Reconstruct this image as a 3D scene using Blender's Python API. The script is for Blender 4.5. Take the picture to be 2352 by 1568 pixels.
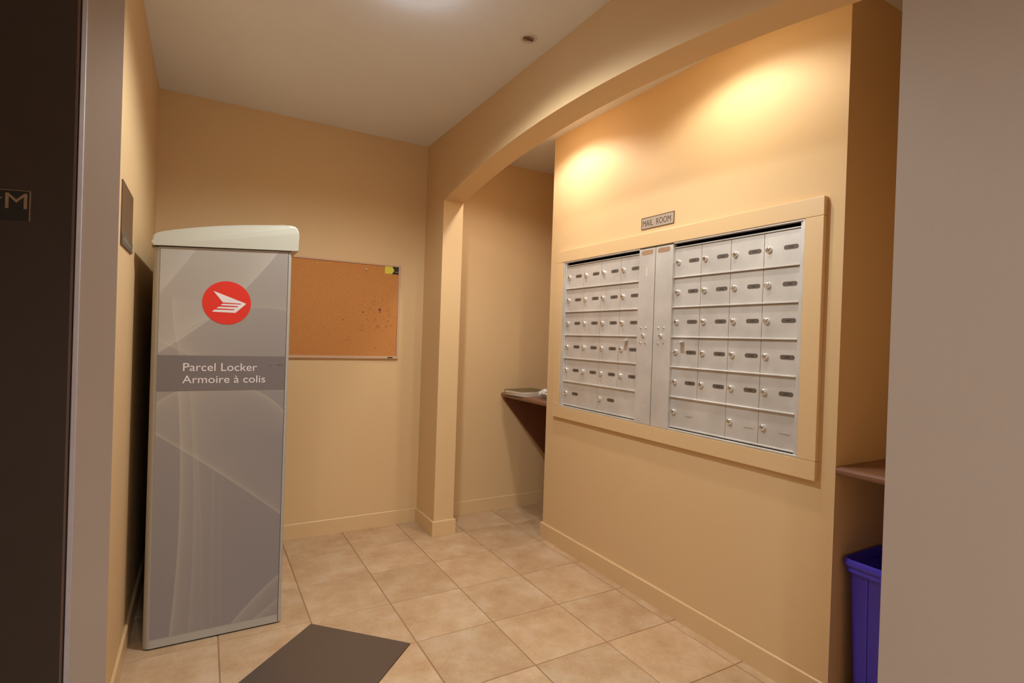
import bpy, bmesh, math, random
from mathutils import Vector, Matrix
random.seed(7)
D = bpy.data
for o in list(D.objects): D.objects.remove(o)
SC = bpy.context.scene
COL = SC.collection

# ------------------------------------------------------------------ camera
YAW, PITCH, ROLL, FPX = .52268, -.0056, .03321, 1231.684
cam = D.cameras.new('camera'); camo = D.objects.new('camera', cam); COL.objects.link(camo)
cam.sensor_width = 36; cam.lens = 36 * FPX / 2352; cam.clip_start = .02
fw = Vector((math.sin(YAW) * math.cos(PITCH), math.cos(YAW) * math.cos(PITCH), math.sin(PITCH)))
rt = Vector((math.cos(YAW), -math.sin(YAW), 0)); up = rt.cross(fw)
r2 = rt * math.cos(ROLL) + up * math.sin(ROLL); u2 = up * math.cos(ROLL) - rt * math.sin(ROLL)
M = Matrix((r2, u2, -fw)).transposed().to_4x4(); M.translation = (0, 0, 1.2)
camo.matrix_world = M
SC.camera = camo

# ------------------------------------------------------------------ view, world
SC.view_settings.view_transform = 'Standard'; SC.view_settings.look = 'None'
SC.view_settings.gamma = 1; SC.view_settings.use_curve_mapping = False
SC.view_settings.exposure = 1.5
w = D.worlds.new('world'); SC.world = w; w.use_nodes = True
w.node_tree.nodes['Background'].inputs[0].default_value = (.02, .02, .022, 1)

# ------------------------------------------------------------------ lamp settings (lamps are built with their fixtures)
MAIN_POS = (.60, 1.77); MAIN_W = 26; MAIN_C = (.94, 1, 1)
ALC_POS = [(1.505, 2.42), (1.505, 1.38)]; ALC_W = [9.0, 6.5]; ALC_C = [(1, .95, .88), (.97, .97, .86)]
LOB_POS = [(.10, -.35), (-.9, -1.5), (.5, -1.9)]; LOB_W = [14, 66, 66]; LOB_C = (.85, .95, 1)

# ------------------------------------------------------------------ room dimensions
XL, XA, XM, YB, ZC = -.226, 1.2268, 1.8238, 3.2964, 2.4174
WA = .1277; Y1 = 2.9994; Y0 = .569; ZS = 2.0135; ZAP = 2.137
YM1, YM2 = 2.7185, .9943; BH = .0891; BT = .012
YC = 1.97; XSTRIP = -.312
XR = 2.45; YN = .42; XW = -1.7; YS = -2.6
TX, TY, TP = .4179, 2.9958, .33778

# ------------------------------------------------------------------ materials
def nmat(name):
    m = D.materials.new(name); m.use_nodes = True
    nt = m.node_tree; b = nt.nodes['Principled BSDF']
    return m, nt, b
def lin(c):
    return tuple(((v / 255) / 12.92 if v / 255 <= .04045 else ((v / 255 + .055) / 1.055) ** 2.4) for v in c)
def simple(name, rgb, rough=.5, metal=0, bump=0, bscale=200, spec=.5, var=0, vscale=3, coat=0):
    m, nt, b = nmat(name)
    c = lin(rgb)
    b.inputs['Base Color'].default_value = (*c, 1)
    b.inputs['Roughness'].default_value = rough; b.inputs['Metallic'].default_value = metal
    b.inputs['Specular IOR Level'].default_value = spec
    b.inputs['Coat Weight'].default_value = coat
    tc = nt.nodes.new('ShaderNodeTexCoord')
    if bump:
        n = nt.nodes.new('ShaderNodeTexNoise'); n.inputs['Scale'].default_value = bscale; n.inputs['Detail'].default_value = 4
        nt.links.new(tc.outputs['Object'], n.inputs['Vector'])
        bp = nt.nodes.new('ShaderNodeBump'); bp.inputs['Strength'].default_value = bump; bp.inputs['Distance'].default_value = .002
        nt.links.new(n.outputs['Fac'], bp.inputs['Height']); nt.links.new(bp.outputs[0], b.inputs['Normal'])
    if var:
        n = nt.nodes.new('ShaderNodeTexNoise'); n.inputs['Scale'].default_value = vscale; n.inputs['Detail'].default_value = 5
        nt.links.new(tc.outputs['Object'], n.inputs['Vector'])
        mx = nt.nodes.new('ShaderNodeMix'); mx.data_type = 'RGBA'
        mx.inputs[6].default_value = (*[v * (1 - var) for v in c], 1); mx.inputs[7].default_value = (*[min(1, v * (1 + var)) for v in c], 1)
        nt.links.new(n.outputs['Fac'], mx.inputs[0]); nt.links.new(mx.outputs[2], b.inputs['Base Color'])
    return m
PAINT = (222, 188, 141)
m_wall = simple('tan_paint', PAINT, .62, bump=.12, bscale=260, var=.03, vscale=2, spec=.35)
m_wall_lobby = simple('cool_lit_wall_paint', (178, 160, 146), .65, bump=.1, bscale=320, var=.03, vscale=6, spec=.3)  # wall paint greyed: part of the cooler lobby light sits in its colour
m_trim = simple('tan_satin_trim', (222, 188, 141), .38, bump=.04, bscale=120, var=.02)
m_ceil = simple('ceiling_paint', (233, 230, 228), .85, bump=.35, bscale=240, var=.03, spec=.2)
m_grout = simple('brown_grout', (166, 126, 84), .9, bump=.4, bscale=400, var=.15, vscale=20)
m_dark = simple('dark_bronze', (62, 50, 43), .5, metal=.2, bump=.08, bscale=500, var=.12, vscale=8)
m_dark_edge = simple('bronze_edge', (120, 100, 92), .35, metal=.5)
m_caulk = simple('grey_bead', (176, 166, 168), .5, bump=.2, bscale=60, var=.1, vscale=30)
m_black = simple('shadow_gap_black', (18, 16, 15), .8)
m_wood = simple('brown_laminate', (132, 92, 70), .32, bump=.05, bscale=60, var=.12, vscale=12)
m_blue = simple('blue_plastic', (72, 58, 200), .35, bump=.05, bscale=400, spec=.5)
m_chrome = simple('chrome', (240, 240, 242), .14, metal=1)
m_steel = simple('brushed_plate', (188, 172, 158), .4, metal=.3, bump=.1, bscale=300, var=.08, vscale=40)
m_signframe = simple('dark_bronze_rim', (96, 74, 54), .4, metal=.5)
m_engrave = simple('engraving_dark', (92, 70, 52), .6)
m_alu_dark = simple('number_strip_grey', (98, 86, 76), .5)
m_digit = simple('number_ink', (62, 50, 42), .7)
m_channel = simple('channel_shade_dark', (52, 42, 32), .5, metal=.5)  # dark colour stands for shade and dark reflection in the aluminium channel
m_cork_frame = simple('blond_board_frame', (206, 168, 138), .4)
m_yellow = simple('yellow_note', (224, 208, 70), .7)
m_blackt = simple('black_tag', (34, 32, 30), .4)
m_white = simple('white_plastic', (232, 226, 222), .45)
m_pin = simple('cream_pin', (232, 216, 186), .3)
m_staple = simple('staple_wire', (215, 190, 160), .3, metal=.6)
m_ink = simple('brown_ink', (128, 72, 28), .7)
m_ink2 = simple('red_brown_stain', (132, 62, 46), .8)
m_body = simple('locker_grey_shell', (176, 170, 160), .42, bump=.04, bscale=300, spec=.4)
m_cap = simple('locker_cap_beige', (194, 190, 174), .28, spec=.5)
m_band = simple('locker_band_grey', (122, 112, 110), .5)
m_letter = simple('white_lettering', (236, 226, 226), .5)
m_red = simple('red_vinyl', (226, 46, 26), .45)
m_sign2 = simple('bronze_notice', (104, 78, 56), .45, bump=.1, bscale=50, var=.12, vscale=14)
m_accent = simple('dark_brown_stone', (92, 76, 66), .36, bump=.05, bscale=500, var=.06, vscale=6, spec=.5)
m_book1 = simple('book_cover_olive', (112, 96, 60), .5)
m_paper = simple('paper_pages', (222, 205, 180), .8, bump=.3, bscale=900)
m_jamb_plate = simple('black_jamb_plate', (30, 30, 27), .45)
m_jamb_mark = simple('bronze_mark', (158, 134, 110), .45, metal=.4)
m_trimring = simple('white_trim_ring', (230, 226, 218), .4)
m_tape = simple('clear_tape', (214, 202, 188), .3)
m_sticker = simple('brown_faded_sticker', (164, 128, 98), .6, var=.25, vscale=90)

def metal_door_mat():
    m, nt, b = nmat('satin_aluminium')
    N = nt.nodes.new; L = nt.links.new
    tc = N('ShaderNodeTexCoord'); mp = N('ShaderNodeMapping'); mp.inputs['Scale'].default_value = (6, 8, 240)
    L(tc.outputs['Object'], mp.inputs[0])
    n = N('ShaderNodeTexNoise'); n.inputs['Scale'].default_value = 3; n.inputs['Detail'].default_value = 3; L(mp.outputs[0], n.inputs['Vector'])
    n2 = N('ShaderNodeTexNoise'); n2.inputs['Scale'].default_value = 9; n2.inputs['Detail'].default_value = 2; L(tc.outputs['Object'], n2.inputs['Vector'])
    r = N('ShaderNodeValToRGB'); r.color_ramp.elements[0].position = .3; r.color_ramp.elements[0].color = (*lin((204, 198, 192)), 1)
    r.color_ramp.elements[1].position = .7; r.color_ramp.elements[1].color = (*lin((220, 214, 208)), 1)
    L(n2.outputs['Fac'], r.inputs[0]); L(r.outputs[0], b.inputs['Base Color'])
    b.inputs['Metallic'].default_value = .35; b.inputs['Roughness'].default_value = .42
    bp = N('ShaderNodeBump'); bp.inputs['Strength'].default_value = .06; bp.inputs['Distance'].default_value = .001
    L(n.outputs['Fac'], bp.inputs['Height']); L(bp.outputs[0], b.inputs['Normal'])
    return m
m_alu = metal_door_mat()

def tile_mat():
    m, nt, b = nmat('beige_ceramic_tile')
    N = nt.nodes.new; L = nt.links.new
    tc = N('ShaderNodeTexCoord'); oi = N('ShaderNodeObjectInfo')
    add = N('ShaderNodeVectorMath'); add.operation = 'ADD'; L(tc.outputs['Object'], add.inputs[0])
    sc = N('ShaderNodeVectorMath'); sc.operation = 'SCALE'; sc.inputs[0].default_value = (7, 5, 3); L(oi.outputs['Random'], sc.inputs['Scale']); L(sc.outputs[0], add.inputs[1])
    n = N('ShaderNodeTexNoise'); n.inputs['Scale'].default_value = 7; n.inputs['Detail'].default_value = 8; n.inputs['Roughness'].default_value = .65; L(add.outputs[0], n.inputs['Vector'])
    r = N('ShaderNodeValToRGB')
    r.color_ramp.elements[0].position = .28; r.color_ramp.elements[0].color = (*lin((184, 143, 101)), 1)
    r.color_ramp.elements[1].position = .72; r.color_ramp.elements[1].color = (*lin((212, 182, 148)), 1)
    e = r.color_ramp.elements.new(.5); e.color = (*lin((198, 160, 118)), 1)
    L(n.outputs['Fac'], r.inputs[0])
    n2 = N('ShaderNodeTexNoise'); n2.inputs['Scale'].default_value = 90; n2.inputs['Detail'].default_value = 5; L(add.outputs[0], n2.inputs['Vector'])
    mx = N('ShaderNodeMix'); mx.data_type = 'RGBA'; mx.blend_type = 'SOFT_LIGHT'; mx.inputs[0].default_value = .35
    L(r.outputs[0], mx.inputs[6]); L(n2.outputs['Color'], mx.inputs[7])
    hs = N('ShaderNodeHueSaturation'); mr = N('ShaderNodeMapRange'); mr.inputs[3].default_value = .93; mr.inputs[4].default_value = 1.05
    L(oi.outputs['Random'], mr.inputs[0]); L(mr.outputs[0], hs.inputs['Value']); hs.inputs['Saturation'].default_value = .92; L(mx.outputs[2], hs.inputs['Color'])
    L(hs.outputs[0], b.inputs['Base Color'])
    b.inputs['Roughness'].default_value = .5; b.inputs['Specular IOR Level'].default_value = .4
    bp = N('ShaderNodeBump'); bp.inputs['Strength'].default_value = .25; bp.inputs['Distance'].default_value = .002
    L(n.outputs['Fac'], bp.inputs['Height']); L(bp.outputs[0], b.inputs['Normal'])
    return m
m_tile = tile_mat()

def cork_mat():
    m, nt, b = nmat('cork_sheet')
    N = nt.nodes.new; L = nt.links.new
    tc = N('ShaderNodeTexCoord')
    v = N('ShaderNodeTexNoise'); v.inputs['Scale'].default_value = 330; v.inputs['Detail'].default_value = 3; L(tc.outputs['Object'], v.inputs['Vector'])
    r = N('ShaderNodeValToRGB'); r.color_ramp.elements[0].position = .35; r.color_ramp.elements[0].color = (*lin((184, 118, 60)), 1)
    r.color_ramp.elements[1].position = .65; r.color_ramp.elements[1].color = (*lin((212, 148, 88)), 1)
    L(v.outputs['Fac'], r.inputs[0]); L(r.outputs[0], b.inputs['Base Color'])
    b.inputs['Roughness'].default_value = .85; b.inputs['Specular IOR Level'].default_value = .2
    bp = N('ShaderNodeBump'); bp.inputs['Strength'].default_value = .3; bp.inputs['Distance'].default_value = .001
    L(v.outputs['Fac'], bp.inputs['Height']); L(bp.outputs[0], b.inputs['Normal'])
    return m
m_cork = cork_mat()

def print_mat():
    """grey printed veil graphic: every veil is a circle arc with a one-sided falloff (object coords = world x,z)"""
    m, nt, b = nmat('locker_veil_print')
    N = nt.nodes.new; L = nt.links.new
    tc = N('ShaderNodeTexCoord'); sp = N('ShaderNodeSeparateXYZ'); L(tc.outputs['Object'], sp.inputs[0])
    def mth(op, a, b2=None, clamp=False):
        n = N('ShaderNodeMath'); n.operation = op; n.use_clamp = clamp
        for i, v in enumerate((a, b2)):
            if v is None: continue
            if isinstance(v, (int, float)): n.inputs[i].default_value = v
            else: L(v, n.inputs[i])
        return n.outputs[0]
    X, Z = sp.outputs[0], sp.outputs[2]
    def rng(v, a, b2, soft=.02):          # 1 inside [a,b]
        lo = mth('DIVIDE', mth('SUBTRACT', v, a - soft), soft, True)
        hi = mth('DIVIDE', mth('SUBTRACT', b2 + soft, v), soft, True)
        return mth('MULTIPLY', lo, hi)
    # cx, cz, R, side(+1 glow outside, -1 inside), amplitude, glow width, long amplitude, long width, zlo, zhi
    VE = [(-.986, 2.314, 1.475, -1, .10, .030, .10, .16, 1.10, 1.60),
          (1.191, 1.370, 1.296, -1, .07, .012, .05, .05, 1.10, 1.30),
          (-.394, .527, .667, 1, .06, .010, .05, .05, 1.096, 1.2),
          (-3.695, -4.034, 6.0, 1, .13, .007, .05, .12, -.1, .962),
          (-5.599, .537, 5.539, 1, .11, .010, .06, .07, -.1, .962),
          (.052, .675, .314, -1, .10, .010, .04, .08, .80, .962),
          (1.0, -.697, 1.144, -1, .08, .010, .08, .07, -.1, .30),
          (-.082, .529, .565, 1, .07, .008, .05, .04, -.1, .16),
          (-15.786, -.402, 15.821, -1, .04, .006, 0, 1, -.1, .70),
          (26.151, .693, 26.099, 1, .05, .005, 0, 1, -.1, .66),
          (26.18, .693, 26.099, 1, .02, .012, 0, 1, -.1, .66),
          (2.376, -.149, 2.915, 1, .06, .035, .04, .2, 1.25, 1.60),
          (.216, .857, .432, 1, .05, .02, .03, .10, 1.2, 1.5),
          (-6.728, .388, 6.715, 1, .05, .008, .02, .04, -.1, .962),
          (-.60, 1.75, .62, -1, .03, .03, .04, .2, 1.1, 1.6)]
    tot = None
    VE = [v[:4] + (v[4] * 1.45, v[5], v[6] * 1.5) + v[7:] for v in VE]
    for cx, cz, R, s, A, wd, A2, w2, z0, z1 in VE:
        dx = mth('SUBTRACT', X, cx); dz = mth('SUBTRACT', Z, cz)
        d = mth('SQRT', mth('ADD', mth('MULTIPLY', dx, dx), mth('MULTIPLY', dz, dz)))
        d = mth('MULTIPLY', mth('SUBTRACT', d, R), s)
        on = mth('DIVIDE', mth('ADD', d, .0012), .0022, True)
        dp = mth('MAXIMUM', d, 0)
        g = mth('MULTIPLY', mth('EXPONENT', mth('DIVIDE', dp, -wd)), A)
        if A2: g = mth('ADD', g, mth('MULTIPLY', mth('EXPONENT', mth('DIVIDE', dp, -w2)), A2))
        g = mth('MULTIPLY', mth('MULTIPLY', g, on), rng(Z, z0, z1))
        tot = g if tot is None else mth('ADD', tot, g)
    # smooth base: a little lighter and warmer in the top left
    top = mth('MULTIPLY', mth('DIVIDE', mth('SUBTRACT', Z, .75), .8, True), .16)
    left = mth('MULTIPLY', mth('DIVIDE', mth('SUBTRACT', .25, X), .4, True), .10)
    tot = mth('ADD', tot, mth('ADD', top, mth('MULTIPLY', left, mth('DIVIDE', mth('SUBTRACT', Z, .2), 1.2, True))))
    r = N('ShaderNodeValToRGB')
    r.color_ramp.elements[0].position = 0; r.color_ramp.elements[0].color = (*lin((144, 135, 134)), 1)
    r.color_ramp.elements[1].position = .6; r.color_ramp.elements[1].color = (*lin((190, 182, 171)), 1)
    e = r.color_ramp.elements.new(.22); e.color = (*lin((168, 158, 147)), 1)
    L(tot, r.inputs[0]); L(r.outputs[0], b.inputs['Base Color'])
    b.inputs['Roughness'].default_value = .45; b.inputs['Specular IOR Level'].default_value = .35
    return m
m_print = print_mat()

def emit(name, rgb, s):
    m, nt, b = nmat(name)
    b.inputs['Base Color'].default_value = (.9, .9, .9, 1)
    b.inputs['Emission Color'].default_value = (*rgb, 1); b.inputs['Emission Strength'].default_value = s
    return m

# ------------------------------------------------------------------ mesh helpers
def link(name, bm, mat, parent=None, smooth=False):
    bmesh.ops.recalc_face_normals(bm, faces=bm.faces)
    me = D.meshes.new(name); bm.to_mesh(me); bm.free()
    if mat: me.materials.append(mat)
    o = D.objects.new(name, me); COL.objects.link(o)
    if smooth:
        for p in me.polygons: p.use_smooth = True
        me.set_sharp_from_angle(angle=math.radians(40)) if hasattr(me, 'set_sharp_from_angle') else None
    if parent:
        o.parent = parent; o.matrix_parent_inverse = Matrix.Translation(-parent.location) if parent.rotation_euler.z == 0 else parent.matrix_basis.inverted()
    return o
def box(bm, x0, x1, y0, y1, z0, z1, bev=0, seg=1):
    vs = [bm.verts.new(p) for p in ((x0, y0, z0), (x1, y0, z0), (x1, y1, z0), (x0, y1, z0), (x0, y0, z1), (x1, y0, z1), (x1, y1, z1), (x0, y1, z1))]
    fs = [bm.faces.new([vs[i] for i in f]) for f in ((3, 2, 1, 0), (4, 5, 6, 7), (0, 1, 5, 4), (1, 2, 6, 5), (2, 3, 7, 6), (3, 0, 4, 7))]
    if bev:
        es = list({e for f in fs for e in f.edges})
        bmesh.ops.bevel(bm, geom=es, offset=bev, segments=seg, affect='EDGES', profile=.5)
    return bm
def bx(*a, **k):
    return box(bmesh.new(), *a, **k)
def prism(pts, axis, a, b, bm=None, top=None):
    """polygon in the two other axes, extruded along axis from a to b"""
    bm = bm or bmesh.new()
    def P(u, v, t):
        return {'x': (t, u, v), 'y': (u, t, v), 'z': (u, v, t)}[axis]
    A = [bm.verts.new(P(u, v, a)) for u, v in pts]
    B = [bm.verts.new(P(u, v, b if top is None else top(u, v))) for u, v in pts]
    bm.faces.new(A[::-1]); bm.faces.new(B)
    n = len(pts)
    for i in range(n): bm.faces.new((A[i], A[(i + 1) % n], B[(i + 1) % n], B[i]))
    return bm
def lathe(prof, c, axis='z', n=24, bm=None):
    """prof = [(r, h)], revolved around axis through c, open ends closed where r==0"""
    bm = bm or bmesh.new(); rings = []
    for r, h in prof:
        if r < 1e-6: rings.append([bm.verts.new(pt(c, axis, 0, 0, h))])
        else: rings.append([bm.verts.new(pt(c, axis, r * math.cos(2 * math.pi * i / n), r * math.sin(2 * math.pi * i / n), h)) for i in range(n)])
    for a, b in zip(rings, rings[1:]):
        for i in range(n):
            j = (i + 1) % n
            if len(a) == 1 and len(b) == 1: continue
            if len(a) == 1: bm.faces.new((a[0], b[i], b[j]))
            elif len(b) == 1: bm.faces.new((a[i], b[0], a[j]))
            else: bm.faces.new((a[i], a[j], b[j], b[i]))
    return bm
def pt(c, axis, u, v, h):
    if axis == 'z': return (c[0] + u, c[1] + v, c[2] + h)
    if axis == 'x': return (c[0] + h, c[1] + u, c[2] + v)
    return (c[0] + u, c[1] + h, c[2] + v)
def rrect(u0, u1, v0, v1, r, n=5):
    if not isinstance(r, (list, tuple)): r = [r] * 4
    out = []
    for (cu, cv, a0), rr in zip(((u0, v0, 180), (u1, v0, 270), (u1, v1, 0), (u0, v1, 90)), r):
        ccu = cu + rr * (1 if cu == u0 else -1); ccv = cv + rr * (1 if cv == v0 else -1)
        for i in range(n + 1):
            a = math.radians(a0 + 90 * i / n); out.append((ccu + rr * math.cos(a), ccv + rr * math.sin(a)))
    return out
def empty(name, loc, label, cat, group=None):
    o = D.objects.new(name, None); COL.objects.link(o); o.location = loc; o.empty_display_size = .05
    o['label'] = label; o['category'] = cat
    if group: o['group'] = group
    return o
def tag(o, label=None, cat=None, group=None, kind=None):
    if label: o['label'] = label
    if cat: o['category'] = cat
    if group: o['group'] = group
    if kind: o['kind'] = kind
    return o
def struct(name, bm, mat, label=None, parent=None):
    o = link(name, bm, mat, parent)
    if not parent:
        o['kind'] = 'structure'
        if label: o['label'] = label
    return o
def text(name, s, size, mat, parent, M4, extrude=.0006, xscale=1, space=1):
    cu = D.curves.new(name, 'FONT'); cu.body = s; cu.size = size; cu.extrude = extrude; cu.resolution_u = 4; cu.space_character = space
    t = D.objects.new('tmp', cu); COL.objects.link(t)
    dg = bpy.context.evaluated_depsgraph_get(); dg.update()
    me = D.meshes.new_from_object(t.evaluated_get(dg))
    D.objects.remove(t)
    xs = [v.co.x for v in me.vertices]; ys = [v.co.y for v in me.vertices]
    me['w'] = max(xs) - min(xs)
    me.transform(Matrix.Diagonal((xscale, 1, 1, 1))); me.transform(M4)
    me.materials.clear(); me.materials.append(mat); me.name = name
    o = D.objects.new(name, me); COL.objects.link(o)
    if parent: o.parent = parent; o.matrix_parent_inverse = Matrix.Translation(-parent.location)
    return o
def fit_text(name, s, mat, parent, width, cap, origin, ux, uy, extrude=.0006, space=1):
    """lettering fitted to a width and a cap height; ux, uy are unit vectors of the plane"""
    cu = D.curves.new('t', 'FONT'); cu.body = s; cu.size = 1; cu.resolution_u = 4; cu.space_character = space
    t = D.objects.new('tmp', cu); COL.objects.link(t)
    dg = bpy.context.evaluated_depsgraph_get(); dg.update()
    me = D.meshes.new_from_object(t.evaluated_get(dg)); D.objects.remove(t)
    x0 = min(v.co.x for v in me.vertices); x1 = max(v.co.x for v in me.vertices)
    D.meshes.remove(me)
    sy = cap / .70; sx = width / (x1 - x0)
    ux, uy = Vector(ux), Vector(uy); nz = ux.cross(uy)
    R = Matrix((ux, uy, nz)).transposed().to_4x4(); R.translation = Vector(origin)
    return text(name, s, 1, mat, parent, R @ Matrix.Diagonal((sx, sy, 1, 1)) @ Matrix.Translation((-x0, 0, 0)), extrude=extrude, space=space)

# ------------------------------------------------------------------ floor with single tiles
floor = struct('floor', bx(XW - .1, XR + .1, YS - .1, YB + .1, -.06, -.0025), m_grout, 'brown grouted floor of square beige ceramic tiles')
HD = .3145; ACC = (TX - .003, TY - 3 * TP - .001)
G = .0044
def clipdiag(poly, sx, sy):
    """cut away the part of poly with sx*(u-ax)+sy*(v-ay) < HD+gap, seen from the accent tile centre"""
    lim = HD + .003
    f = lambda p: sx * (p[0] - ACC[0]) + sy * (p[1] - ACC[1]) - lim
    out = []
    for i in range(len(poly)):
        a, b = poly[i], poly[(i + 1) % len(poly)]; fa, fb = f(a), f(b)
        if fa >= 0: out.append(a)
        if (fa >= 0) != (fb >= 0):
            t = fa / (fa - fb); out.append((a[0] + t * (b[0] - a[0]), a[1] + t * (b[1] - a[1])))
    return out
tile_cache = {}
nt_ = 0
for i in range(-7, 7):
    for j in range(-2, 18):
        x0, x1 = TX + i * TP + G / 2, TX + (i + 1) * TP - G / 2
        y0, y1 = TY - (j) * TP + G / 2, TY - (j - 1) * TP - G / 2
        x0, x1, y0, y1 = max(x0, XW), min(x1, XR), max(y0, YS), min(y1, YB - .001)
        if x1 - x0 < .01 or y1 - y0 < .01: continue
        if y1 > YC + .15 and x1 < XL: continue
        if x0 > XA + WA and y1 < YN: continue
        if x0 > XM and y0 > YM2 and y1 < YM1: continue
        full = abs(x1 - x0 - (TP - G)) < 1e-6 and abs(y1 - y0 - (TP - G)) < 1e-6
        near = i in (-1, 0) and j in (3, 4)
        cx, cy = (x0 + x1) / 2, (y0 + y1) / 2
        if full and not near and 'f' in tile_cache: me = tile_cache['f']
        else:
            poly = [(x0, y0), (x1, y0), (x1, y1), (x0, y1)]
            if near: poly = clipdiag(poly, 1 if i == 0 else -1, 1 if j == 3 else -1)
            bm = prism([(u - cx, v - cy) for u, v in poly], 'z', -.012, 0)
            topf = [e for e in bm.edges if all(abs(v.co.z) < 1e-6 for v in e.verts)]
            bmesh.ops.bevel(bm, geom=topf, offset=.0012, segments=1, affect='EDGES')
            bmesh.ops.recalc_face_normals(bm, faces=bm.faces)
            me = D.meshes.new('tile'); bm.to_mesh(me); bm.free(); me.materials.append(m_tile)
            if full and not near: tile_cache['f'] = me
        o = D.objects.new('tile', me); COL.objects.link(o); o.parent = floor
        o.location = (cx, cy, random.uniform(-.0003, .0002)); o.rotation_euler = (random.uniform(-.001, .001), random.uniform(-.001, .001), 0)
        nt_ += 1
d = HD
acc = prism([(ACC[0] - d, ACC[1]), (ACC[0], ACC[1] - d), (ACC[0] + d, ACC[1]), (ACC[0], ACC[1] + d)], 'z', -.002, .0022)
tag(link('accent_floor_tile', acc, m_accent), 'large dark brown square tile set diagonally into the beige floor beside the grey locker', 'floor tile')

# ------------------------------------------------------------------ ceiling and walls
struct('ceiling', bx(XW - .1, XR + .1, YS - .1, YB + .1, ZC, ZC + .08), m_ceil, 'pale textured ceiling')
struct('wall_back', bx(XL - .15, XR + .1, YB, YB + .1, 0, ZC), m_wall, 'tan back wall behind the cork board')
struct('wall_left', bx(XL - .084, XL, YC + .004, YB, 0, ZC), m_wall, 'tan left wall beside the grey locker')
struct('wall_end', bx(XSTRIP, XL, YC, YC + .004, 0, ZC), m_wall_lobby, 'narrow taupe wall end beside the dark elevator frame')
# arched wall between room and mail alcove
N = 48; half = (Y1 - Y0) / 2; cyy = (Y1 + Y0) / 2; rise = ZAP - ZS
Rr = (half * half + rise * rise) / (2 * rise); zc0 = ZAP - Rr
def arch(y): return zc0 + math.sqrt(Rr * Rr - (y - cyy) ** 2)
ys = [Y0 + (Y1 - Y0) * k / N for k in range(N + 1)]
bm = bmesh.new()
F = []
for x in (XA, XA + WA):
    lo = [bm.verts.new((x, y, arch(y))) for y in ys]; hi = [bm.verts.new((x, y, ZC)) for y in ys]
    for k in range(N): bm.faces.new((lo[k], lo[k + 1], hi[k + 1], hi[k]))
    F.append(lo)
for k in range(N): bm.faces.new((F[0][k], F[0][k + 1], F[1][k + 1], F[1][k]))
box(bm, XA, XA + WA, Y1, YB, 0, ZC)
struct('wall_arch', bm, m_wall, 'tan wall with a shallow arch opening to the mailboxes')
struct('wall_right', bx(XA, XA + WA, YS, Y0, 0, ZC), m_wall_lobby, 'taupe wall nearest the camera on the right')
# mailbox block with recess
IY0, IY1, IZ0, IZ1 = 2.5662, 1.1166, .8160, 1.6520
bm = bmesh.new()
RD = XM + .075
def quad(*p): bm.faces.new([bm.verts.new(q) for q in p])
for (ya, yb2, za, zb) in ((YM2, IY1, 0, ZC), (IY0, YM1, 0, ZC), (IY1, IY0, 0, IZ0), (IY1, IY0, IZ1, ZC)):
    quad((XM, ya, za), (XM, yb2, za), (XM, yb2, zb), (XM, ya, zb))
quad((XM, IY1, IZ0), (RD, IY1, IZ0), (RD, IY1, IZ1), (XM, IY1, IZ1)); quad((XM, IY0, IZ0), (XM, IY0, IZ1), (RD, IY0, IZ1), (RD, IY0, IZ0))
quad((XM, IY1, IZ1), (RD, IY1, IZ1), (RD, IY0, IZ1), (XM, IY0, IZ1)); quad((XM, IY1, IZ0), (XM, IY0, IZ0), (RD, IY0, IZ0), (RD, IY1, IZ0))
quad((RD, IY1, IZ0), (RD, IY0, IZ0), (RD, IY0, IZ1), (RD, IY1, IZ1))
quad((XM, YM2, 0), (XM, YM2, ZC), (XR, YM2, ZC), (XR, YM2, 0)); quad((XM, YM1, 0), (XR, YM1, 0), (XR, YM1, ZC), (XM, YM1, ZC))
bmesh.ops.remove_doubles(bm, verts=bm.verts, dist=1e-5)
struct('wall_mailbox', bm, m_wall, 'tan wall block holding the aluminium mailboxes')
struct('wall_alcove_end', bx(XR, XR + .1, YN, YB, 0, ZC), m_wall)
struct('wall_alcove_near', bx(XA + WA, XR, YN - .1, YN, 0, ZC), m_wall)
struct('wall_lobby_front', bx(XW, XA + WA, YS - .1, YS, 0, ZC), m_wall_lobby)
struct('wall_lobby_left', bx(XW - .1, XW, YS, 2.12, 0, ZC), m_wall_lobby)
# baseboards
def base(name, poly, h=BH):
    bm = prism(poly, 'z', 0, h)
    te = [e for e in bm.edges if all(abs(v.co.z - h) < 1e-6 for v in e.verts)]
    bmesh.ops.bevel(bm, geom=te, offset=.004, segments=1, affect='EDGES')
    return struct(name, bm, m_trim)
base('baseboard_back', [(XL, YB - BT), (XA, YB - BT), (XA, YB), (XL, YB)])
base('baseboard_alcove', [(XA + WA, YB - BT), (XR, YB - BT), (XR, YB), (XA + WA, YB)])
base('baseboard_left', [(XL, YC), (XL + BT, YC), (XL + BT, YB - BT), (XL, YB - BT)])
base('baseboard_column', [(XA - BT, Y1 - BT), (XA + WA + BT, Y1 - BT), (XA + WA + BT, YB - BT), (XA + WA, YB - BT), (XA + WA, Y1), (XA, Y1), (XA, YB - BT), (XA - BT, YB - BT)])
base('baseboard_mailbox', [(XM - BT, YM2), (XM, YM2), (XM, YM1), (XM + .3, YM1), (XM + .3, YM1 + BT), (XM - BT, YM1 + BT)])
base('baseboard_right', [(XA - BT, YS), (XA, YS), (XA, Y0), (XA + WA, Y0), (XA + WA, Y0 + BT), (XA - BT, Y0 + BT)])

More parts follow.
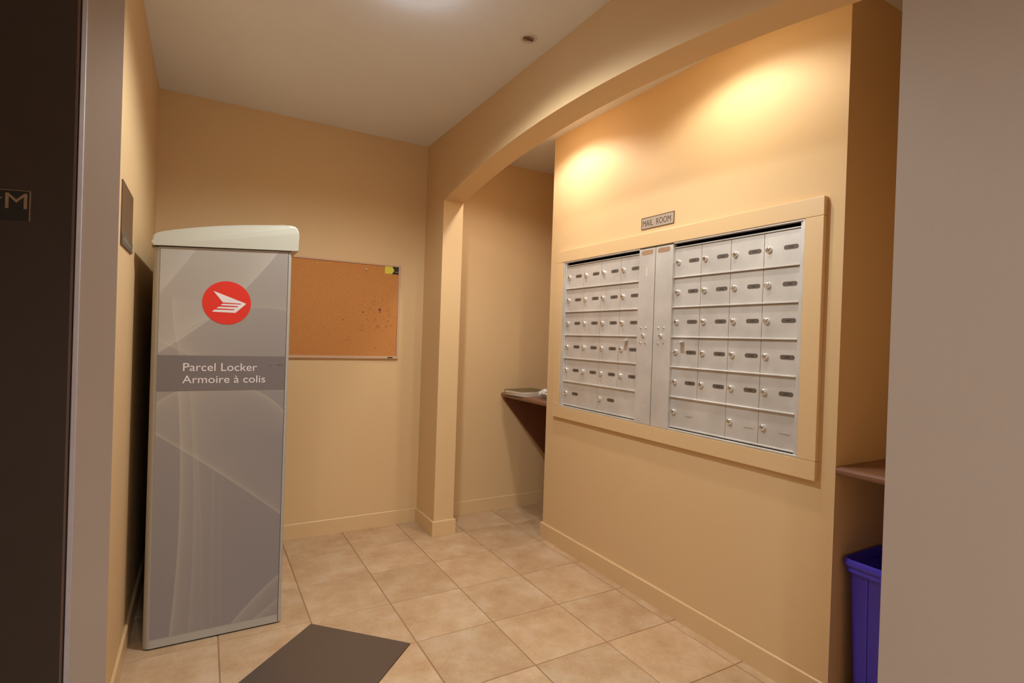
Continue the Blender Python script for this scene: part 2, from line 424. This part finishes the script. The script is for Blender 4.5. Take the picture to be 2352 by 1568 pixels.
# ------------------------------------------------------------------ elevator frame on the left
dv = Vector((-.95, .31, 0)).normalized(); nv = Vector((-dv.y, dv.x, 0))
if nv.y > 0: nv = -nv
P0 = Vector((-.331, YC, 0))
def jp(s, z, out=0): v = P0 + dv * s + nv * out; return (v.x, v.y, z)
def jslab(s0, s1, z0, z1, o0, o1, bm=None):
    bm = bm or bmesh.new()
    vs = [bm.verts.new(jp(s, z, o)) for s, z, o in ((s0, z0, o0), (s1, z0, o0), (s1, z0, o1), (s0, z0, o1), (s0, z1, o0), (s1, z1, o0), (s1, z1, o1), (s0, z1, o1))]
    for f in ((3, 2, 1, 0), (4, 5, 6, 7), (0, 1, 5, 4), (1, 2, 6, 5), (2, 3, 7, 6), (3, 0, 4, 7)): bm.faces.new([vs[i] for i in f])
    return bm
ej = empty('elevator_frame', jp(.12, 0, -.02), 'dark bronze elevator door frame at the left edge of the photo', 'door frame')
link('jamb_panel', jslab(.003, .30, 0, 2.413, -.045, 0), m_dark, ej)
tag(link('edge_strip', jslab(-.003, .003, 0, 2.413, -.045, .002), m_dark_edge, ej), 'lighter metal edge')  # narrow strip in a lighter bronze than the panel
link('gap_shade_strip', bx(XSTRIP - .016, XSTRIP - .0125, YC + .004, YC + .03, 0, 2.413), m_black, ej)  # black strip standing in for the shade of the gap
struct('trim_1', bx(XSTRIP - .0125, XSTRIP, YC - .003, YC + .02, 0, 2.413, bev=.0015), m_caulk, 'pale grey bead beside the elevator frame')
q = jp(.30, 0)
struct('door_1', bx(XW, q[0] - .01, 2.09, 2.13, 0, 2.413), m_dark, 'dark elevator door')
js = empty('floor_sign', jp(.18, 1.528, .001), 'small black plate with a bronze star and letter M on the dark elevator frame', 'sign')
link('plate', jslab(.107, .235, 1.487, 1.569, .0, .002), m_jamb_plate, js)
bmr = jslab(.1055, .108, 1.4855, 1.5705, 0, .0032); jslab(.108, .2365, 1.569, 1.5705, 0, .0032, bmr)
tag(link('rim', bmr, m_jamb_mark, js), 'thin bronze edge')
ux = -dv
fit_text('letter', 'M', m_jamb_mark, js, .053, .044, jp(.1665, 1.519, .0024), tuple(ux), (0, 0, 1), extrude=.0008)
st = []
for k in range(10):
    rr = .024 if k % 2 == 0 else .0095; a = math.pi / 2 + k * math.pi / 5; st.append((.196 - rr * math.cos(a), 1.541 + rr * math.sin(a)))
bm = bmesh.new(); A = [bm.verts.new(jp(s, z, .002)) for s, z in st]; B = [bm.verts.new(jp(s, z, .0032)) for s, z in st]
bm.faces.new(A); bm.faces.new(B)
for k in range(10): bm.faces.new((A[k], A[(k + 1) % 10], B[(k + 1) % 10], B[k]))
link('star', bm, m_jamb_mark, js)

# notice on the left wall
nb = empty('wall_notice', (XL, 2.15, 1.55), 'plain dark bronze notice plate on the tan left wall above the gap beside the locker', 'sign')
link('plate', bx(XL, XL + .004, 2.01, 2.285, 1.449, 1.645, bev=.001), m_sign2, nb)
link('lower_strip', bx(XL + .004, XL + .0055, 2.01, 2.285, 1.449, 1.482), m_alu_dark, nb)
bm = bmesh.new()
for k in range(7):
    y = 2.04 + k * .035 + random.uniform(-.006, .006); box(bm, XL + .0055, XL + .0065, y, y + .012, 1.456 + random.uniform(0, .01), 1.474 + random.uniform(-.006, .006))
tag(link('lower_marks', bm, simple('pale_marks', (150, 140, 116), .5), nb), kind='stuff')

# ------------------------------------------------------------------ cork board
cb = empty('cork_board', (.61, YB, 1.34), 'framed cork notice board with pen scribbles on the back wall right of the locker', 'notice board')
CX0, CX1, CZ0, CZ1 = .153, 1.068, 1.047, 1.632
link('cork_sheet', bx(CX0 + .008, CX1 - .01, YB - .008, YB - .001, CZ0 + .012, CZ1 - .008), m_cork, cb)
link('frame_rail', bx(CX0, CX1, YB - .014, YB, CZ1 - .009, CZ1, bev=.0015), m_cork_frame, cb)
link('frame_rail', bx(CX0, CX1, YB - .017, YB, CZ0, CZ0 + .017, bev=.002), m_cork_frame, cb)
link('frame_stile', bx(CX0, CX0 + .010, YB - .014, YB, CZ0 + .017, CZ1 - .009, bev=.0015), m_cork_frame, cb)
link('frame_stile', bx(CX1 - .013, CX1, YB - .014, YB, CZ0 + .017, CZ1 - .009, bev=.0015), m_cork_frame, cb)
tag(link('maker_tag', bx(.998, 1.030, YB - .0185, YB - .0168, CZ0 + .005, CZ0 + .012), m_blackt, cb), 'tiny dark tag at the lower right of the frame')
# scribbles, drawn as raised ink strokes, given in board pixels of the photograph's close-up
def cpx(px, py):
    u = (px - 60) / (1310 - 60); v = (py - 1310 + (1 - u) * 4) / (265 - 1310) if py > 0 else 0
    ztop = CZ1 - .009; zbot = CZ0 + .017
    ytop = 165 + (px - 80) / (1335 - 80) * (272 - 165); ybot = 1312 + (px - 50) / (1310 - 50) * 12
    t = (py - ytop) / (ybot - ytop)
    x = .452 + (px - 60) / (1310 - 60) * (1.055 - .452)
    return x, ztop + t * (zbot - ztop)
def stroke(pts, wd, bm):
    P = [Vector((*cpx(*p), 0)) for p in pts]
    L_ = []; R_ = []
    for i, p in enumerate(P):
        a = P[max(0, i - 1)]; b = P[min(len(P) - 1, i + 1)]; t = (b - a)
        t = t.normalized() if t.length > 0 else Vector((1, 0, 0)); n = Vector((-t.y, t.x, 0)) * wd / 2
        L_.append(bm.verts.new((p.x + n.x, YB - .0084, p.y + n.y))); R_.append(bm.verts.new((p.x - n.x, YB - .0084, p.y - n.y)))
    for i in range(len(P) - 1): bm.faces.new((L_[i], L_[i + 1], R_[i + 1], R_[i]))
def arc(cx, cy, r, a0, a1, n=7, ry=None):
    ry = ry or r
    return [(cx + r * math.cos(math.radians(a0 + (a1 - a0) * k / n)), cy + ry * math.sin(math.radians(a0 + (a1 - a0) * k / n))) for k in range(n + 1)]
bm = bmesh.new()
for s in ([(962, 674), (985, 672), (1012, 680)], [(980, 705), (1000, 712), (1028, 716)], [(1100, 620), (1101, 650), (1103, 666), (1124, 664)], [(1168, 572), (1166, 594), (1150, 598)],
          [(836, 940), (838, 985)], [(862, 945), (866, 985), (876, 1000)], arc(850, 985, 30, 20, 160, ry=32), [(688, 1088), (684, 1112)], arc(685, 1115, 32, 10, 165, ry=26), [(706, 1072), (712, 1064)],
          arc(942, 880, 20, 60, 200), [(952, 860), (956, 866)], arc(1020, 902, 13, 120, 340, ry=18), [(1030, 890), (1036, 896)], arc(1205, 835, 14, 200, 360), [(1188, 842), (1206, 846), (1220, 860)], arc(1228, 966, 11, 0, 360),
          arc(1168, 974, 14, 0, 300), [(1180, 960), (1190, 958)], arc(1060, 985, 22, 150, 400), arc(1062, 986, 10, 0, 330), [(1040, 970), (1052, 960), (1075, 962)], [(1105, 1022), (1120, 1032)], [(1135, 1030), (1152, 1030), (1160, 1018)],
          [(1278, 872), (1290, 876)], [(1120, 882), (1136, 888)], [(1176, 906), (1200, 910)], [(1030, 1010), (1026, 1022)], [(1150, 1222), (1172, 1226)], [(1000, 808), (1020, 814)]):
    stroke(s, .0016, bm)
tag(link('pen_marks', bm, m_ink, cb), kind='stuff')
bm = bmesh.new()
for px, py, r in ((616, 892, .0035), (864, 802, .0045), (956, 765, .003), (1180, 786, .003), (1230, 1180, .0028), (1028, 1227, .003), (1185, 905, .0026)):
    x, z = cpx(px, py); lathe([(0, 0), (r, 0), (r * .8, -.0006), (0, -.0007)], (x, YB - .0081, z), 'y', 7, bm)
tag(link('pin_holes', bm, m_digit, cb), kind='stuff')
x, z = cpx(1078, 780); bm = bmesh.new()
lathe([(0, 0), (.009, 0), (.008, -.0005), (0, -.0006)], (x, YB - .0081, z + .004), 'y', 8, bm); lathe([(0, 0), (.0045, 0), (0, -.0006)], (x + .002, YB - .0081, z - .011), 'y', 7, bm)
link('stain', bm, m_ink2, cb)
sn = prism([(.967, 1.577), (1.013, 1.577), (1.026, 1.600), (1.014, 1.623), (.967, 1.623)], 'y', YB - .0098, YB - .0085)
tag(link('sticky_note', sn, m_yellow), 'yellow arrow shaped sticky note in the top right corner of the cork board', 'note')
bm = prism([(1.012, 1.577), (1.054, 1.577), (1.054, 1.6225), (1.014, 1.6225), (1.028, 1.600)], 'y', YB - .0098, YB - .0086)
bl = tag(link('black_tag', bm, m_blackt), 'small black tag beside the yellow note in the cork board corner', 'tag')
link('pale_line', bx(1.030, 1.052, YB - .0103, YB - .0098, 1.590, 1.5925), m_staple, bl)
x, z = cpx(884, 296)
bm = lathe([(0, 0), (.0045, 0), (.003, -.004), (.0028, -.008), (.0048, -.011), (.004, -.013), (0, -.0135)], (x, YB - .008, z), 'y', 12)
tag(link('push_pin', bm, m_pin, smooth=True), 'cream push pin near the top of the cork board', 'push pin')
x, z = cpx(298, 225)
bm = bmesh.new(); box(bm, x - .006, x + .006, YB - .0105, YB - .0095, z - .0007, z + .0007); box(bm, x - .006, x - .005, YB - .0105, YB - .008, z - .0007, z + .0007); box(bm, x + .005, x + .006, YB - .0105, YB - .008, z - .0007, z + .0007)
bmesh.ops.rotate(bm, verts=bm.verts, cent=(x, 0, z), matrix=Matrix.Rotation(-.6, 3, 'Y'))
tag(link('staple', bm, m_staple), 'single slanted staple in the upper left of the visible cork', 'staple')

# ------------------------------------------------------------------ parcel locker
LX0, LX1, LY, LD = -.1665, .3075, 2.365, 3.26
lk = empty('parcel_locker', ((LX0 + LX1) / 2, (LY + LD) / 2, 0), 'tall grey parcel locker with a red and white emblem standing by the left wall', 'locker')
def seam(x): return 1.4975 + (x + .163) * .0672
fp = rrect(LX0, LX1, LY, LD, [.028, .010, .010, .028], 7)
bm = prism(fp, 'z', .006, 0, top=lambda u, v: seam(u) - .003)
link('body', bm, m_body, lk, smooth=True)
link('plinth', prism(rrect(LX0 + .006, LX1 - .006, LY + .006, LD - .006, .02), 'z', 0, .008), m_black, lk)
pp = [(-.1435, .040), (.2935, .040), (.2935, seam(.2935) - .004), (-.1435, seam(-.1435) - .004)]
link('graphic_panel', prism(pp, 'y', LY - .0012, LY + .0004), m_print, lk)
link('panel_groove', prism([(.2935, .008), (.2955, .008), (.2955, seam(.295) - .004), (.2935, seam(.295) - .004)], 'y', LY - .0008, LY + .0004), m_digit, lk)
link('seam_gap', prism([(LX0 + .004, seam(LX0) - .004), (LX1 - .002, seam(LX1) - .004), (LX1 - .002, seam(LX1) + .002), (LX0 + .004, seam(LX0) + .002)], 'y', LY + .002, LD - .004), m_digit, lk)
link('text_band', bx(-.1435, .2935, LY - .0018, LY - .0011, .9615, 1.0955), m_band, lk)
YT = LY - .0020
fit_text('lettering', 'Parcel Locker', m_letter, lk, .2525, .0305, (-.062, YT, 1.0370), (1, 0, 0), (0, 0, 1), extrude=.0003)
fit_text('lettering', 'Armoire \u00e0 colis', m_letter, lk, .2845, .0295, (-.0635, YT, .9905), (1, 0, 0), (0, 0, 1), extrude=.0003)
bm = bmesh.new(); stroke_ = [(.232, 1.057), (.243, 1.061)]
prism([(.232, 1.0555), (.2445, 1.0595), (.2445, 1.0605), (.232, 1.0575)], 'y', YT - .0002, YT, bm)
prism([(.262, 1.0595), (.287, 1.0605), (.287, 1.0615), (.262, 1.0612)], 'y', YT - .0002, YT, bm)
link('scratch', bm, m_digit, lk)
LC = (.0775, 1.3015); LR = .0838
bm = lathe([(0, .0008), (LR, .0008), (LR, 0), (0, 0)], (LC[0], LY - .0022, LC[1]), 'y', 72)
link('emblem_disc', bm, m_red, lk)
wing = [(648, 475), (985, 598), (875, 691), (640, 681), (667, 660), (857, 664), (867, 654), (683, 647), (706, 631), (894, 634), (903, 624), (722, 616), (746, 601), (926, 606), (934, 598), (745, 588)]
wp = [(LC[0] + (u - 788) / 245 * LR, LC[1] - (v - 592 - (u - 788) * .035) / 215 * LR) for u, v in wing]
bm = bmesh.new(); wv = [bm.verts.new((u, LY - .0027, v)) for u, v in wp]
# indices: 0 tail, 1 nose, 2 nose bottom, 3.. bars
for f in ((0, 1, 14, 15), (12, 13, 10, 11), (8, 9, 6, 7), (4, 5, 2, 3), (1, 2, 5), (1, 5, 6), (1, 6, 9), (1, 9, 10), (1, 10, 13), (1, 13, 14)):
    fc = bm.faces.new([wv[k] for k in f]); fc.normal_update()
    if fc.normal.y > 0: fc.normal_flip()
link('emblem_wing', bm, m_letter, lk)
# cap
top = [(-.1725, 1.512), (-.1715, 1.524), (-.167, 1.536), (-.156, 1.545), (-.135, 1.552), (-.10, 1.5625), (-.062, 1.572), (-.01, 1.584), (.04, 1.5945), (.09, 1.603), (.14, 1.611), (.19, 1.6175), (.24, 1.624), (.28, 1.6295), (.300, 1.6315), (.316, 1.629), (.326, 1.622), (.3315, 1.610), (.333, 1.596)]
prof = [(-.1725, seam(-.1725) + .001), (.333, seam(.333) - .001)] + top[::-1]
bm = prism(prof, 'y', LY - .010, LD + .02)
be = [e for e in bm.edges if abs(e.verts[0].co.y - e.verts[1].co.y) < 1e-6 and not (min(v.co.z for v in e.verts) < 1.535 and abs(e.verts[0].co.x - e.verts[1].co.x) > .3)]
bmesh.ops.bevel(bm, geom=be, offset=.009, segments=4, affect='EDGES', profile=.5)
link('cap', bm, m_cap, lk, smooth=True)

# ------------------------------------------------------------------ mailboxes
cs = D.objects.new('trim_2', None); COL.objects.link(cs); cs.location = (XM, 1.84, 1.23); cs['kind'] = 'structure'; cs['label'] = 'tan painted board casing around the mailboxes'
FY0, FY1, FZ0, FZ1 = 2.6277, 1.0514, 1.7178, .7502
XF = XM - .02
def board(y0, y1, z0, z1): link('casing_board', bx(XF, XM, y0, y1, z0, z1, bev=.0018, seg=2), m_trim, cs)
board(FY1, FY0, IZ1, FZ0); board(FY1, FY0, FZ1, IZ0)
board(FY1, IY1, IZ0 + .0006, IZ1 - .0006); board(IY0, FY0, IZ0 + .0006, IZ1 - .0006)

XD = XM - .003          # door face
ROWS = [1.627, 1.4945, 1.362, 1.2295, 1.097, .9645, .832]
def pill(yc, zc_, w_, h_, x, t, bm=None):
    pts = rrect(yc - w_ / 2, yc + w_ / 2, zc_ - h_ / 2, zc_ + h_ / 2, h_ * .47, 4)
    return prism(pts, 'x', x - t, x, bm)
def lock_bm(y, z, r=.0118, x=XD):
    bm = lathe([(0, .001), (r, .001), (r, -.006), (r * .93, -.0085), (r * .74, -.0105), (r * .55, -.0108), (r * .5, -.0095), (0, -.0095)], (x, y, z), 'x', 20)
    return bm
def make_unit(name, label, yL, yR, ncol, center, smin, smax, wide):
    """yL > yR: left and right edge as seen. center = (y0,y1) of the master panel"""
    u = empty(name, (XM, (yL + yR) / 2, 1.23), label, 'mailbox unit')
    a, b = (min(yR, center[0]), max(yL, center[1]))
    # shallow case the doors close onto
    link('case', bx(XD + .004, RD - .002, min(yR, center[0]) , max(yL, center[1]), IZ0 + .004, IZ1 - .004), m_channel, u)
    pitch = (yL - yR) / ncol
    for r in range(6):
        z1, z0 = ROWS[r], ROWS[r + 1]
        cells = [(k, 1) for k in range(ncol)] if r < 5 else wide
        for k, span in cells:
            y1 = yL - k * pitch; y0 = y1 - span * pitch
            dr = link('mailbox_door', bx(XD, XD + .0045, y0 + .0009, y1 - .0009, z0 + .003, z1 - .0035, bev=.0005), m_alu, u)
            zl = z1 - .0655
            l = link('lock', lock_bm(y1 - .0205, zl, .0118), m_chrome, dr, smooth=True)
            blank = (r == 5 and name.endswith('right_'))
            if blank:
                bm = pill(y1 - .107, zl - .002, .052, .016, XD, .0004)
                link('blank_slot', bm, m_alu, dr)
                link('slot_lip', bx(XD - .0016, XD, y1 - .128, y1 - .086, zl - .0105, zl - .009), m_chrome, dr)
            else:
                link('number_strip', pill(y1 - .107, zl + .001, .0555, .0165, XD, .0007), m_alu_dark, dr)
                bm = bmesh.new()
                for q_ in range(3):
                    yy = y1 - .107 + (1 - q_) * .0062 + random.uniform(-.0006, .0006); hh = random.uniform(.0030, .0042)
                    box(bm, XD - .0010, XD - .0006, yy - .0019, yy + .0019, zl + .001 - hh, zl + .001 + hh)
                link('number_print', bm, m_digit, dr)
        if r < 5:
            link('shelf_rail', bx(XD - .0095, XD + .0045, yR, yL, z0 - .0022, z0 + .0036, bev=.0012), m_alu, u)
    # outer frame
    outer = yL if yL > center[1] else yR
    sgn = 1 if yL > center[1] else -1
    yo = IY0 - .001 if sgn > 0 else IY1 + .001
    f0, f1 = sorted((outer, yo))
    ym = outer + sgn * .009
    g0, g1 = sorted((outer, ym)); h0, h1 = sorted((ym + sgn * .0015, yo))
    link('frame_stile', bx(XD - .009, XD + .02, g0, g1, IZ0 + .001, IZ1 - .004, bev=.001), m_alu, u)
    link('frame_stile', bx(XF + .003, XD + .02, h0, h1, IZ0 + .001, IZ1 - .001, bev=.001), m_alu, u)
    t0, t1 = (center[1], yo) if sgn > 0 else (yo, center[0])
    link('frame_rail', bx(XF + .002, XD + .02, t0, t1, IZ1 - .0065, IZ1 - .001, bev=.001), m_alu, u)
    link('frame_channel', bx(XD + .004, XD + .02, t0, t1, ROWS[0] + .002, IZ1 - .0065), m_channel, u)
    link('frame_rail', bx(XD - .005, XD + .004, t0, t1, ROWS[0] - .0015, ROWS[0] + .004, bev=.001), m_alu, u)
    link('frame_rail', bx(XD - .006, XD + .004, t0, t1, ROWS[6] - .003, ROWS[6] + .003, bev=.001), m_alu, u)
    link('frame_rail', bx(XF + .002, XD + .02, t0, t1, IZ0 + .001, ROWS[6] - .0075, bev=.001), m_alu, u)
    # master panel
    c0, c1 = center
    mp = link('master_panel', bx(XF + .0005, XD + .02, c0, c1, IZ0 + .001, IZ1 - .008, bev=.0012), m_alu, u)
    xm_ = XF + .0005
    mid = (1.891 if sgn > 0 else 1.778)
    for dy, dz in ((.0165, .0355), (-.0165, .0355), (.0165, -.0355), (-.0165, -.0355)):
        if sgn < 0 and dy < 0 and dz < 0:
            link('empty_hole', lathe([(0, 0), (.0026, 0), (.0024, -.0004), (0, -.0004)], (xm_, mid + dy, 1.2345 + dz), 'x', 10), m_black, mp)
        else:
            link('rivet', lathe([(.0058, .001), (.0058, -.0012), (.0045, -.0032), (.0022, -.0042), (0, -.0044)], (xm_, mid + dy, 1.2345 + dz), 'x', 14), m_chrome, mp, smooth=True)
    link('lock', lock_bm(mid, 1.2345, .0085, xm_), m_chrome, mp, smooth=True)
    link('sticker', pill((c0 + c1) / 2 - .002 * sgn, 1.626, .075, .022, xm_, .0004), m_sticker, mp)
    return u, mp
LPY = (2.539 - 1.929) / 4
uL, mpL = make_unit('mailbox_unit', 'left aluminium mailbox unit, its last row two wide doors, set in the tan casing', 2.539, 1.929, 4, (1.8305, 1.9345), 0, 0, [(0, 2), (2, 2)])
uR, mpR = make_unit('mailbox_unit_right_', 'right aluminium mailbox unit, last row one wide and two single doors', 1.722, 1.136, 4, (1.7205, 1.8265), 0, 0, [(0, 2), (2, 1), (3, 1)])
uR.name = 'mailbox_unit.001'
uL['group'] = uR['group'] = 'mailbox units in the alcove wall'
for u, y in ((uL, 2.010), (uR, 1.655)):
    pr = [(XD - .046, 1.2045), (XD - .046, 1.2078), (XD - .012, 1.2098), (XD - .004, 1.2135), (XD + .001, 1.2180), (XD + .001, 1.2090), (XD - .010, 1.2060)]
    bm = bmesh.new(); A = [bm.verts.new((p, y, q)) for p, q in pr]; B = [bm.verts.new((p, y + .022, q)) for p, q in pr]
    bm.faces.new(A); bm.faces.new(B)
    for k in range(len(pr)): bm.faces.new((A[k], A[(k + 1) % len(pr)], B[(k + 1) % len(pr)], B[k]))
    tag(link('pull_tab', bm, m_alu, u), 'small metal tab sticking out')
link('tape_scrap', bx(XF + .0002, XF + .0005, 1.876, 1.888, 1.515, 1.555), m_tape, mpL)
link('tape_scrap', bx(XF + .0002, XF + .0005, 1.868, 1.876, .90, .912), m_tape, mpL)
dr = [o for o in uL.children if o.name.startswith('mailbox_door')][-2]
bm = bmesh.new(); box(bm, XD - .0004, XD, 2.332, 2.371, .8515, .8575); link('tape_scrap', bm, m_tape, dr)

sg = empty('mail_room_sign', (XM, 1.842, 1.771), 'small brushed metal sign reading MAIL ROOM above the mailboxes', 'sign')
link('plate', bx(XM - .0025, XM, 1.740, 1.945, 1.7450, 1.7970), m_steel, sg)
bm = bmesh.new()
for a in ((1.739, 1.946, 1.7962, 1.7985), (1.739, 1.946, 1.7435, 1.7458), (1.739, 1.741, 1.7435, 1.7985), (1.944, 1.946, 1.7435, 1.7985)): box(bm, XM - .0034, XM, *a)
link('rim', bm, m_signframe, sg)
fit_text('lettering', 'MAIL', m_engrave, sg, .0655, .028, (XM - .0028, 1.9355, 1.7570), (0, -1, 0), (0, 0, 1), extrude=.0004)
fit_text('lettering', 'ROOM', m_engrave, sg, .0900, .028, (XM - .0028, 1.8480, 1.7570), (0, -1, 0), (0, 0, 1), extrude=.0004)

# ------------------------------------------------------------------ shelves
def shelf(name, label, y0, y1, zt, th):
    s = empty(name, (XM + .3, (y0 + y1) / 2, zt - th), label, 'shelf')
    pr = [(XR, zt - th), (XM + .010, zt - th), (XM + .003, zt - th + .004), (XM, zt - th + .010), (XM, zt - .010), (XM + .003, zt - .003), (XM + .010, zt), (XR, zt)]
    bm = bmesh.new(); A = [bm.verts.new((u, y0, v)) for u, v in pr]; B = [bm.verts.new((u, y1, v)) for u, v in pr]
    bm.faces.new(A); bm.faces.new(B)
    for k in range(len(pr)): bm.faces.new((A[k], A[(k + 1) % len(pr)], B[(k + 1) % len(pr)], B[k]))
    link('board', bm, m_wood, s)
    return s
sf = shelf('corner_shelf', 'brown shelf holding books in the far nook left of the mailboxes', YM1 + .001, YB - .001, .820, .030)
link('bracket', prism([(XM + .012, .789), (XR - .02, .789), (XR - .02, .10), (XM + .020, .765)], 'y', YB - .020, YB - .001), m_wood, sf)
sn_ = shelf('wall_shelf', 'brown laminate shelf over the blue bin in the near nook right of the mailboxes', YN + .001, YM2 - .001, .812, .027)

# books and crumpled bag on the far shelf
def book(name, label, x0, y0, w_, d_, z0, t, ang, cover):
    r = empty(name, (x0, y0, z0), label, 'book'); r['group'] = 'books on the far shelf'
    def tr(bm): bmesh.ops.transform(bm, verts=bm.verts, matrix=Matrix.Translation((x0, y0, 0)) @ Matrix.Rotation(ang, 4, 'Z')); return bm
    link('cover', tr(bx(0, w_, 0, d_, z0, z0 + .0018)), cover, r)
    link('cover', tr(bx(0, w_, 0, d_, z0 + t - .0018, z0 + t)), cover, r)
    link('spine', tr(bx(0, w_, d_ - .002, d_, z0 + .0018, z0 + t - .0018)), cover, r)
    link('pages', tr(bx(.003, w_ - .003, .003, d_ - .002, z0 + .0018, z0 + t - .0018)), m_paper, r)
book('book', 'thin white book at the bottom of the stack on the far shelf', 1.822, 3.000, .25, .19, .8202, .012, .10, m_white)
book('book', 'thick book with an olive cover on top of the white book, far shelf', 1.826, 3.010, .24, .19, .8323, .021, .16, m_book1)
bm = bmesh.new()
bmesh.ops.create_icosphere(bm, subdivisions=4, radius=1)
from mathutils import noise
for v in bm.verts:
    c = v.co.copy(); n = noise.turbulence_vector(c * 1.7 + Vector((3, 1, 5)), 3, False, noise_basis='VORONOI_F2F1')
    k = 1 + .28 * (n.x - .3) + .08 * noise.noise(c * 6)
    v.co = Vector((c.x * .075 * k, c.y * .10 * k, max(-.034, c.z * .040 * k)))
bmesh.ops.translate(bm, verts=bm.verts, vec=(1.925, 2.865, .8550))
tag(link('plastic_bag', bm, m_white, smooth=False), 'crumpled white plastic bag on the far shelf beside the books', 'bag')

# ------------------------------------------------------------------ blue bin
bi = empty('recycling_bin', (2.01, .81, 0), 'deep blue plastic recycling bin under the near brown shelf', 'bin')
def shell(levels, bm, n=6):
    rings = []
    for (x0, x1, y0, y1, r, z) in levels:
        rings.append([bm.verts.new((u, v, z)) for u, v in rrect(x0, x1, y0, y1, r, n)])
    for a, b in zip(rings, rings[1:]):
        for k in range(len(a)): bm.faces.new((a[k], a[(k + 1) % len(a)], b[(k + 1) % len(b)], b[k]))
    return rings
BX0, BX1, BY0, BY1, BZ = 1.861, 2.130, .615, .9915, .509
def lv(ins, z, r=.03): return (BX0 + ins, BX1 - ins, BY0 + ins, BY1 - ins, max(.006, r - ins * .3), z)
bm = bmesh.new()
R = shell([lv(.036, .0), lv(.017, .466), lv(.012, .472)], bm); bm.faces.new(R[0])
R2 = shell([lv(.015, .472), lv(.020, .464), lv(.039, .004)], bm); bm.faces.new(R2[-1])
link('body', bm, m_blue, bi, smooth=True)
bm = bmesh.new(); shell([lv(.012, .468), lv(.007, .468), lv(.007, .488), lv(.002, .487), lv(.0, .492), lv(0, .503), lv(.003, BZ), lv(.009, BZ), lv(.012, .500), lv(.0125, .468), lv(.012, .468)], bm)
link('rim', bm, m_blue, bi, smooth=True)
bm = bmesh.new()
for yy in (.915, .70):
    for k in range(1):
        vs = [(BX0 + .0172, yy, .462), (BX0 + .0172, yy - .006, .462), (BX0 + .0358, yy - .006, .004), (BX0 + .0358, yy, .004)]
        A = [bm.verts.new(p) for p in vs]; B = [bm.verts.new((p[0] - .003, p[1] + .0015 * (1 if i in (1, 2) else -1), p[2])) for i, p in enumerate(vs)]
        bm.faces.new(B)
        for i in range(4): bm.faces.new((A[i], A[(i + 1) % 4], B[(i + 1) % 4], B[i]))
link('side_ribs', bm, m_blue, bi)

# ------------------------------------------------------------------ sprinkler
SX, SY = 1.111, 1.876
sp = empty('ceiling_sprinkler', (SX, SY, ZC), 'small metal fire sprinkler in the ceiling beside the arch', 'sprinkler')
m_esc = simple('sprinkler_ring', (214, 204, 194), .5); m_sprk = simple('sprinkler_brass', (128, 106, 88), .45, metal=.3)
link('escutcheon', lathe([(.0335, -.0003), (.0340, -.002), (.0315, -.0042), (.0265, -.0042), (.0235, -.0006)], (SX, SY, ZC), 'z', 32), m_esc, sp, smooth=True)
link('recess_cup', lathe([(.0235, -.0006), (.0200, -.0004), (0, -.0004)], (SX, SY, ZC), 'z', 24), simple('cup_taupe', (176, 158, 142), .5), sp, smooth=True)
link('nozzle', lathe([(.0075, -.0004), (.0075, -.006), (.005, -.008), (0, -.008)], (SX, SY, ZC), 'z', 16), m_sprk, sp, smooth=True)
for s_ in (-1, 1):
    link('frame_arm', bx(SX + s_ * .0155 - .004, SX + s_ * .0155 + .004, SY - .005, SY + .005, ZC - .0085, ZC - .0008, bev=.0015), m_sprk, sp)
link('pin', lathe([(.0016, -.007), (.0016, -.0175), (0, -.0185)], (SX, SY, ZC), 'z', 10), m_sprk, sp, smooth=True)
link('deflector', lathe([(0, -.0150), (.0085, -.0154), (.0085, -.0164), (0, -.0168)], (SX, SY, ZC), 'z', 16), m_esc, sp)

# ------------------------------------------------------------------ downlights
def downlight(x, y, label, W, color, size=150, blend=.6, lens=6, rad=.055, r=.075, drop=0.004, group=None, spill=0):
    d_ = empty('downlight', (x, y, ZC), label, 'ceiling light', group)
    link('trim_ring', lathe([(r * .8, -.001), (r * .84, -drop - .003), (r, -drop), (r * 1.02, -.0002), (r * .8, -.0002)], (x, y, ZC), 'z', 40), m_trimring, d_, smooth=True)
    link('lens', lathe([(r * .8, -.0005), (r * .6, -drop * .8 - .001), (0, -drop - .001)], (x, y, ZC), 'z', 32), emit('lens_glow', color, lens), d_, smooth=True)
    if spill:
        l2 = D.lights.new('lamp_spill', 'POINT'); l2.energy = spill; l2.color = (.72, .86, 1); l2.shadow_soft_size = .03
        o2 = D.objects.new('lamp_spill', l2); COL.objects.link(o2); o2.parent = d_; o2.location = (0, 0, -.062)
    li = D.lights.new('lamp', 'SPOT'); li.energy = W; li.color = color; li.spot_size = math.radians(size); li.spot_blend = blend; li.shadow_soft_size = rad
    lo = D.objects.new('lamp', li); COL.objects.link(lo); lo.parent = d_; lo.location = (0, 0, -.012 - drop)
    return d_
downlight(*MAIN_POS, 'round ceiling downlight over the tiled room, just above the frame', MAIN_W, MAIN_C, size=158, blend=.45, lens=8, drop=.028, spill=.42)
downlight(*ALC_POS[0], 'ceiling downlight over the left mailbox unit behind the arch', ALC_W[0], ALC_C[0], size=150, blend=.42, rad=.035)
downlight(*ALC_POS[1], 'ceiling downlight over the right mailbox unit behind the arch', ALC_W[1], ALC_C[1], size=150, blend=.42, rad=.035)
for k, (x, y) in enumerate(LOB_POS):  # unseen lobby lamps, added as cool fill for walls and ceiling
    downlight(x, y, ['added lobby fill light nearest the camera', 'added lobby fill light on the elevator side', 'added lobby fill light on the far side along the taupe wall'][k], LOB_W[k], LOB_C, size=160, blend=.8, rad=.06, group='added lobby fill lights')
